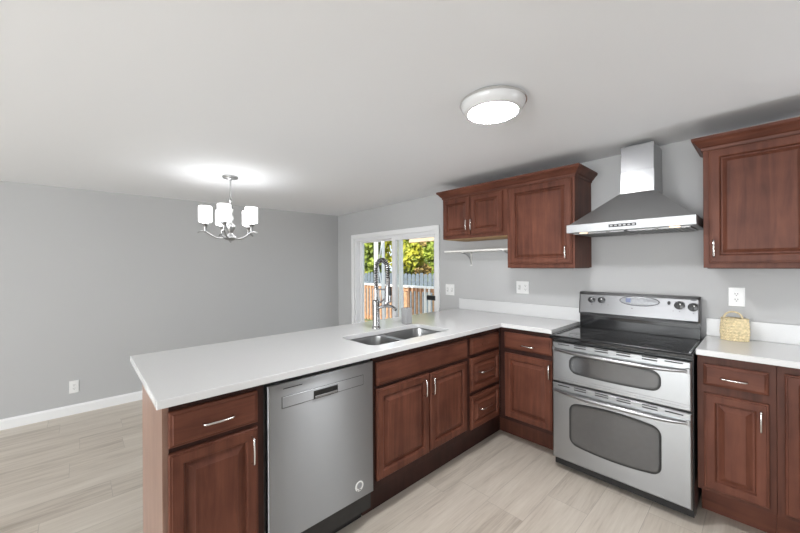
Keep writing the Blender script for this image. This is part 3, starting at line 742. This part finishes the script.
# ------------------------------------------------------------------ range hood
r = root('range_hood', (-.60, 2.72, 1.62), 'stainless chimney range hood on the wall above the range', 'range hood')
hx0, hx1, hy0, hz0, hz1 = -.946, -.254, 2.490, 1.628, 1.683
cx0_, cx1_, cyf, czb, czt = -.664, -.478, 2.685, 1.885, 2.198
bm = loft(nb(), [[Vector((x, y, z)) for x, y in ((a, b_), (c_, b_), (c_, YW - .001), (a, YW - .001))] for a, c_, b_, z in
                 ((hx0 + .012, hx1 - .012, hy0 + .012, hz1 + .002), (cx0_ - .006, cx1_ + .006, cyf - .006, czb))], True, True)
cn = obj('canopy', bm, 'steel_hood', r)
obj('rim', B(hx0, hx1, hy0, YW - .001, hz0, hz1 + .0015), 'steel_rim', cn, bev=.002)
bm = B(cx0_, cx1_, cyf, YW - .001, czb + .0005, czt - .17); box(bm, cx0_ + .0015, cx1_ - .0015, cyf + .0015, YW - .001, czt - .169, czt)
obj('chimney', bm, 'steel_bright', r, bev=.001)
cp = obj('control_strip', fbox('Y', hy0, -.684, -.534, 1.648, 1.666, .0002, .002), 'black', cn)
for k in range(6): obj('button', fbox('Y', hy0, -.676 + k * .024, -.662 + k * .024, 1.653, 1.661, .002, .0035), 'greyplastic', cp)
for k in range(2):
    x0 = hx0 + .03 + k * .325
    fl = nb(); box(fl, x0, x0 + .305, hy0 + .05, YW - .05, hz0 - .007, hz0 - .0005)
    for j in range(11): box(fl, x0 + .012 + j * .026, x0 + .022 + j * .026, hy0 + .06, YW - .06, hz0 - .010, hz0 - .0071)
    obj('filter', fl, 'filter', r)
for x in (hx0 + .10, hx1 - .10):
    obj('lamp', lathe(nb(), x, hy0 + .035, [(.026, hz0 - .0005), (.026, hz0 - .004), (.022, hz0 - .006), (.001, hz0 - .006)], 20), 'hoodlamp', r, smooth=40)
for x in (-.70, -.44):
    obj('filter_knob', lathe(nb(), x, hy0 + .03, [(.005, hz0 - .0005), (.006, hz0 - .012), (.001, hz0 - .014)], 10), 'chrome', r, smooth=40)

# ------------------------------------------------------------------ upper cabinets
UF = 2.600
def upper(r, x0, x1, z0, z1, bottom='frame'):
    obj('body', B(x0, x1, UF, YW - .001, z0, z1), 'wood', r, bev=.001)
    obj('bottom_panel', B(x0 + .015, x1 - .015, UF + .02, YW - .002, z0 - .0005 - .004, z0 - .0005), bottom, r)
UT = 2.062
r = root('wall_cabinet', (-1.81, 2.77, 1.66), 'short cherry two-door wall cabinet above the white shelf', 'wall cabinet')
upper(r, -2.150, -1.4615, 1.660, UT, 'raw')
d = obj('door', raised_panel('Y', UF, -2.136, -1.828, 1.690, 2.036, fr=.048, bev=.012), 'wood', r); pull('Y', UF - DT, -1.852, 1.777, False, .09, d)
d = obj('door', raised_panel('Y', UF, -1.820, -1.500, 1.690, 2.036, fr=.048, bev=.012), 'wood', r); pull('Y', UF - DT, -1.800, 1.777, False, .09, d)
r = root('wall_cabinet', (-1.2, 2.77, 1.386), 'tall cherry single-door wall cabinet left of the range hood', 'wall cabinet')
upper(r, -1.4605, -.930, 1.386, UT)
d = obj('door', raised_panel('Y', UF, -1.430, -.946, 1.418, 2.036, fr=.05, bev=.014), 'wood', r); pull('Y', UF - DT, -.984, 1.500, False, .09, d)
rr_ = root('wall_cabinet', (.15, 2.77, 1.386), 'cherry wall cabinet right of the range hood, cut by the picture edge', 'wall cabinet')
upper(rr_, -.236, .62, 1.386, UT)
d = obj('door', raised_panel('Y', UF, -.211, .190, 1.412, 2.046, fr=.05, bev=.016), 'wood', rr_); pull('Y', UF - DT, -.190, 1.494, False, .094, d)
d = obj('door', raised_panel('Y', UF, .198, .600, 1.412, 2.046, fr=.05, bev=.016), 'wood', rr_); pull('Y', UF - DT, .575, 1.494, False, .094, d)
def crown(x0, x1, parent, name='crown_molding'):
    prof = [(0, UT - .012), (.006, UT - .012), (.008, UT + .004), (.016, UT + .010), (.030, UT + .030), (.036, UT + .036), (.042, UT + .040), (.046, UT + .046), (.046, UT + .060), (.0, UT + .060)]
    path = [(x0, YW - .001, -1, 0), (x0, UF, -1, -1), (x1, UF, 1, -1), (x1, YW - .001, 1, 0)]
    rings = [[Vector((px + sx * (o + .0008), py + sy * (o + .0008), z)) for o, z in prof] for px, py, sx, sy in path]
    return obj(name, loft(nb(), rings), 'wood_x', parent, loc=(0, 0, 0))
cr = crown(-2.150, -.930, None)
tag(cr, 'stepped cherry crown molding running over the two left wall cabinets', 'molding')
crown(-.236, .62, rr_)

# ------------------------------------------------------------------ shelf
s = root('wall_shelf', (-2.05, 2.85, 1.545), 'white wall shelf on two curved brackets under the short cabinet', 'shelf')
obj('board', B(-2.275, -1.47, 2.765, YW - .001, 1.542, 1.560), 'whitepaint', s, bev=.002)
for x in (-2.06, -1.60):
    pts = [(x, 2.785 + .155 * (1 - math.cos(t)) if False else 2.785 + .152 * math.sin(t), 1.530 - .115 * (1 - math.cos(t))) for t in [PI / 2 * k / 10 for k in range(11)]]
    bk = obj('bracket', tube(nb(), pts, .006, 8), 'greyplastic', s, smooth=60)
    obj('bracket_leg', B(x - .008, x + .008, 2.936, YW - .001, 1.405, 1.5415), 'whitepaint', bk)
    obj('bracket_arm', B(x - .008, x + .008, 2.780, 2.9355, 1.5345, 1.5415), 'whitepaint', bk)

# ------------------------------------------------------------------ wall plates
def plate(name, face, plane, a0, a1, z0, z1, label, cat, kinds):
    q = root(name, tuple(P(face, plane, (a0 + a1) / 2, z0, 0)), label, cat)
    obj('cover_plate', loft(nb(), [rectring(face, plane, a0, a1, z0, z1, i, o) for i, o in ((0, .0005), (0, .003), (.003, .006))]), 'whiteplastic', q)
    n = len(kinds); wd = (a1 - a0) / n; zm = (z0 + z1) / 2
    for i, k in enumerate(kinds):
        am = a0 + wd * (i + .5)
        if k == 'o':
            rc = obj('receptacle', fbox(face, plane, am - .017, am + .017, zm - .034, zm + .034, .006, .0075), 'whiteplastic', q, bev=.001)
            for dz in (.017, -.017):
                for da in (-.006, .006): obj('slot', fbox(face, plane, am + da - .0013, am + da + .0013, zm + dz - .001, zm + dz + .007, .0075, .0079), 'slot', rc)
                obj('ground_hole', fbox(face, plane, am - .002, am + .002, zm + dz - .010, zm + dz - .0055, .0075, .0079), 'slot', rc)
        else:
            rc = obj('switch_frame', fbox(face, plane, am - .012, am + .012, zm - .022, zm + .022, .006, .0068), 'palegrey', q)
            obj('toggle', fbox(face, plane, am - .005, am + .005, zm - .004, zm + .012, .0068, .016), 'whiteplastic', rc, bev=.001)
    return q
plate('light_switch', 'Y', YW, -2.402, -2.285, 1.085, 1.204, 'white double switch plate on grey wall beside the sliding door', 'switch', 'ss')
plate('switch_outlet_plate', 'Y', YW, -1.566, -1.446, 1.147, 1.261, 'white switch and outlet plate under the tall wall cabinet', 'switch', 'so')
plate('wall_outlet', 'Y', YW, -.153, -.079, 1.146, 1.262, 'white wall outlet above the straw basket', 'outlet', 'o')
plate('wall_outlet', 'X', XL, -.078, -.009, .204, .322, 'white wall outlet low on the dining room wall above the baseboard', 'outlet', 'o')

# ------------------------------------------------------------------ basket
bx, by_ = -.121, 2.845
bk = root('straw_basket', (bx, by_, CT), 'small oval woven straw basket with arched handle on the right worktop', 'basket')
n = 64; rows = 30; rings = []
for j in range(rows + 1):
    z = CT + .001 + .128 * j / rows; t = j / rows
    a0, b0 = .060 + .005 * math.sin(PI * t) - .002 * t, .036 + .008 * math.sin(PI * t)
    rg = []
    for i in range(n):
        th = 2 * PI * i / n
        wv = .0022 * math.cos(PI * (i / 2 + j)) * (1 if (j % 2) else -1) * (1 if (i // 2 + j // 2) % 2 else -1)
        rg.append(Vector((bx + (a0 + wv) * math.cos(th), by_ + (b0 + wv) * math.sin(th), z)))
    rings.append(rg)
for j in range(rows, 0, -3):
    z = CT + .004 + .125 * j / rows
    rings.append(circ((bx, by_, z), .054, n, ry=.034))
obj('body', loft(nb(), rings, True, True), 'straw', bk)
obj('rim', tube(nb(), circ((bx, by_, CT + .129), .058, 40, ry=.037) + [circ((bx, by_, CT + .129), .058, 40, ry=.037)[0]], .0045, 8), 'straw', bk, smooth=60)
hp = []
for i in range(21):
    t = PI * i / 20; hp.append((bx - .006 - .041 * math.cos(t), by_ - .006, CT + .120 + .050 * math.sin(t) ** .8 if 0 < t < PI else CT + .120))
obj('handle', tube(nb(), hp, .0052, 8), 'straw', bk, smooth=60)

# ------------------------------------------------------------------ ceiling lamp
lx, ly = -.905, 1.478
cz = ceil_z(lx, ly)
l = root('ceiling_light', (lx, ly, cz), 'round flush white ceiling light with lit disc', 'ceiling light')
obj('housing', lathe(nb(), lx, ly, [(.140, cz - .0005), (.152, cz - .010), (.153, cz - .026), (.148, cz - .040), (.135, cz - .058), (.124, cz - .066), (.119, cz - .066), (.119, cz - .060)], 56, True, True), 'lampbody', l, smooth=40)
obj('diffuser', lathe(nb(), lx, ly, [(.1185, cz - .0605), (.1185, cz - .065), (.108, cz - .070), (.06, cz - .073), (.001, cz - .074)], 56), 'diffuser', l, smooth=60)
obj('base_ring', lathe(nb(), lx, ly, [(.1545, cz - .012), (.158, cz - .012), (.158, cz - .022), (.1545, cz - .022), (.1545, cz - .012)], 56, False, False), 'chrome', l, smooth=40)

# ------------------------------------------------------------------ chandelier
px, py = -3.16, .955
pz = ceil_z(px, py)
h = root('chandelier', (px, py, pz), 'chrome five-arm chandelier with white glass drum shades', 'chandelier')
obj('canopy', lathe(nb(), px, py, [(.062, pz - .0005), (.064, pz - .010), (.058, pz - .020), (.02, pz - .026), (.008, pz - .035)], 32), 'nickel', h, smooth=40)
zc0 = 1.665
obj('stem', lathe(nb(), px, py, [(.0065, pz - .034), (.0065, 2.00), (.012, 1.995), (.012, 1.975), (.007, 1.97), (.007, 1.945), (.022, 1.925), (.024, 1.905), (.012, 1.875), (.010, 1.865), (.022, 1.845), (.024, 1.825), (.012, 1.80), (.012, 1.79), (.036, 1.768), (.038, 1.745), (.022, 1.715), (.016, 1.70), (.026, 1.685)], 24), 'nickel', h, smooth=50)
hub = obj('hub', lathe(nb(), px, py, [(.02, 1.690), (.046, 1.668), (.055, 1.656), (.045, 1.646), (.022, 1.638), (.010, 1.632), (.012, 1.626), (.003, 1.618)], 28), 'nickel', h, smooth=50)
cR, sR = math.cos(math.radians(YAW)), math.sin(math.radians(YAW))
for k in range(5):
    a = math.radians(32 + 72 * k)
    rx, nr = math.cos(a), math.sin(a)            # to the camera's right, towards the camera
    ux, uy = rx * .289 + nr * .957, rx * .957 - nr * .289
    def at(rad, z): return (px + ux * rad, py + uy * rad, z)
    pth = smoothpath([at(.045, 1.652), at(.10, 1.654), at(.145, 1.676), at(.19, 1.703), at(.225, 1.705), at(.245, 1.692)], 5)
    arm = obj('arm', tube(nb(), pth, .0068, 8), 'nickel', h, smooth=60)
    ex, ey, _ = at(.19, 0)
    obj('socket', lathe(nb(), ex, ey, [(.009, 1.708), (.012, 1.738), (.014, 1.752), (.026, 1.766), (.026, 1.772), (.016, 1.780), (.016, 1.800)], 18), 'nickel', arm, smooth=40)
    obj('shade', lathe(nb(), ex, ey, [(.020, 1.7805), (.046, 1.784), (.0500, 1.790), (.0500, 1.915), (.047, 1.917), (.045, 1.912), (.045, 1.796), (.022, 1.790)], 32, False, False), 'shade', arm, smooth=40)
for o in bpy.data.objects:
    if 'rl' in o: del o['rl']
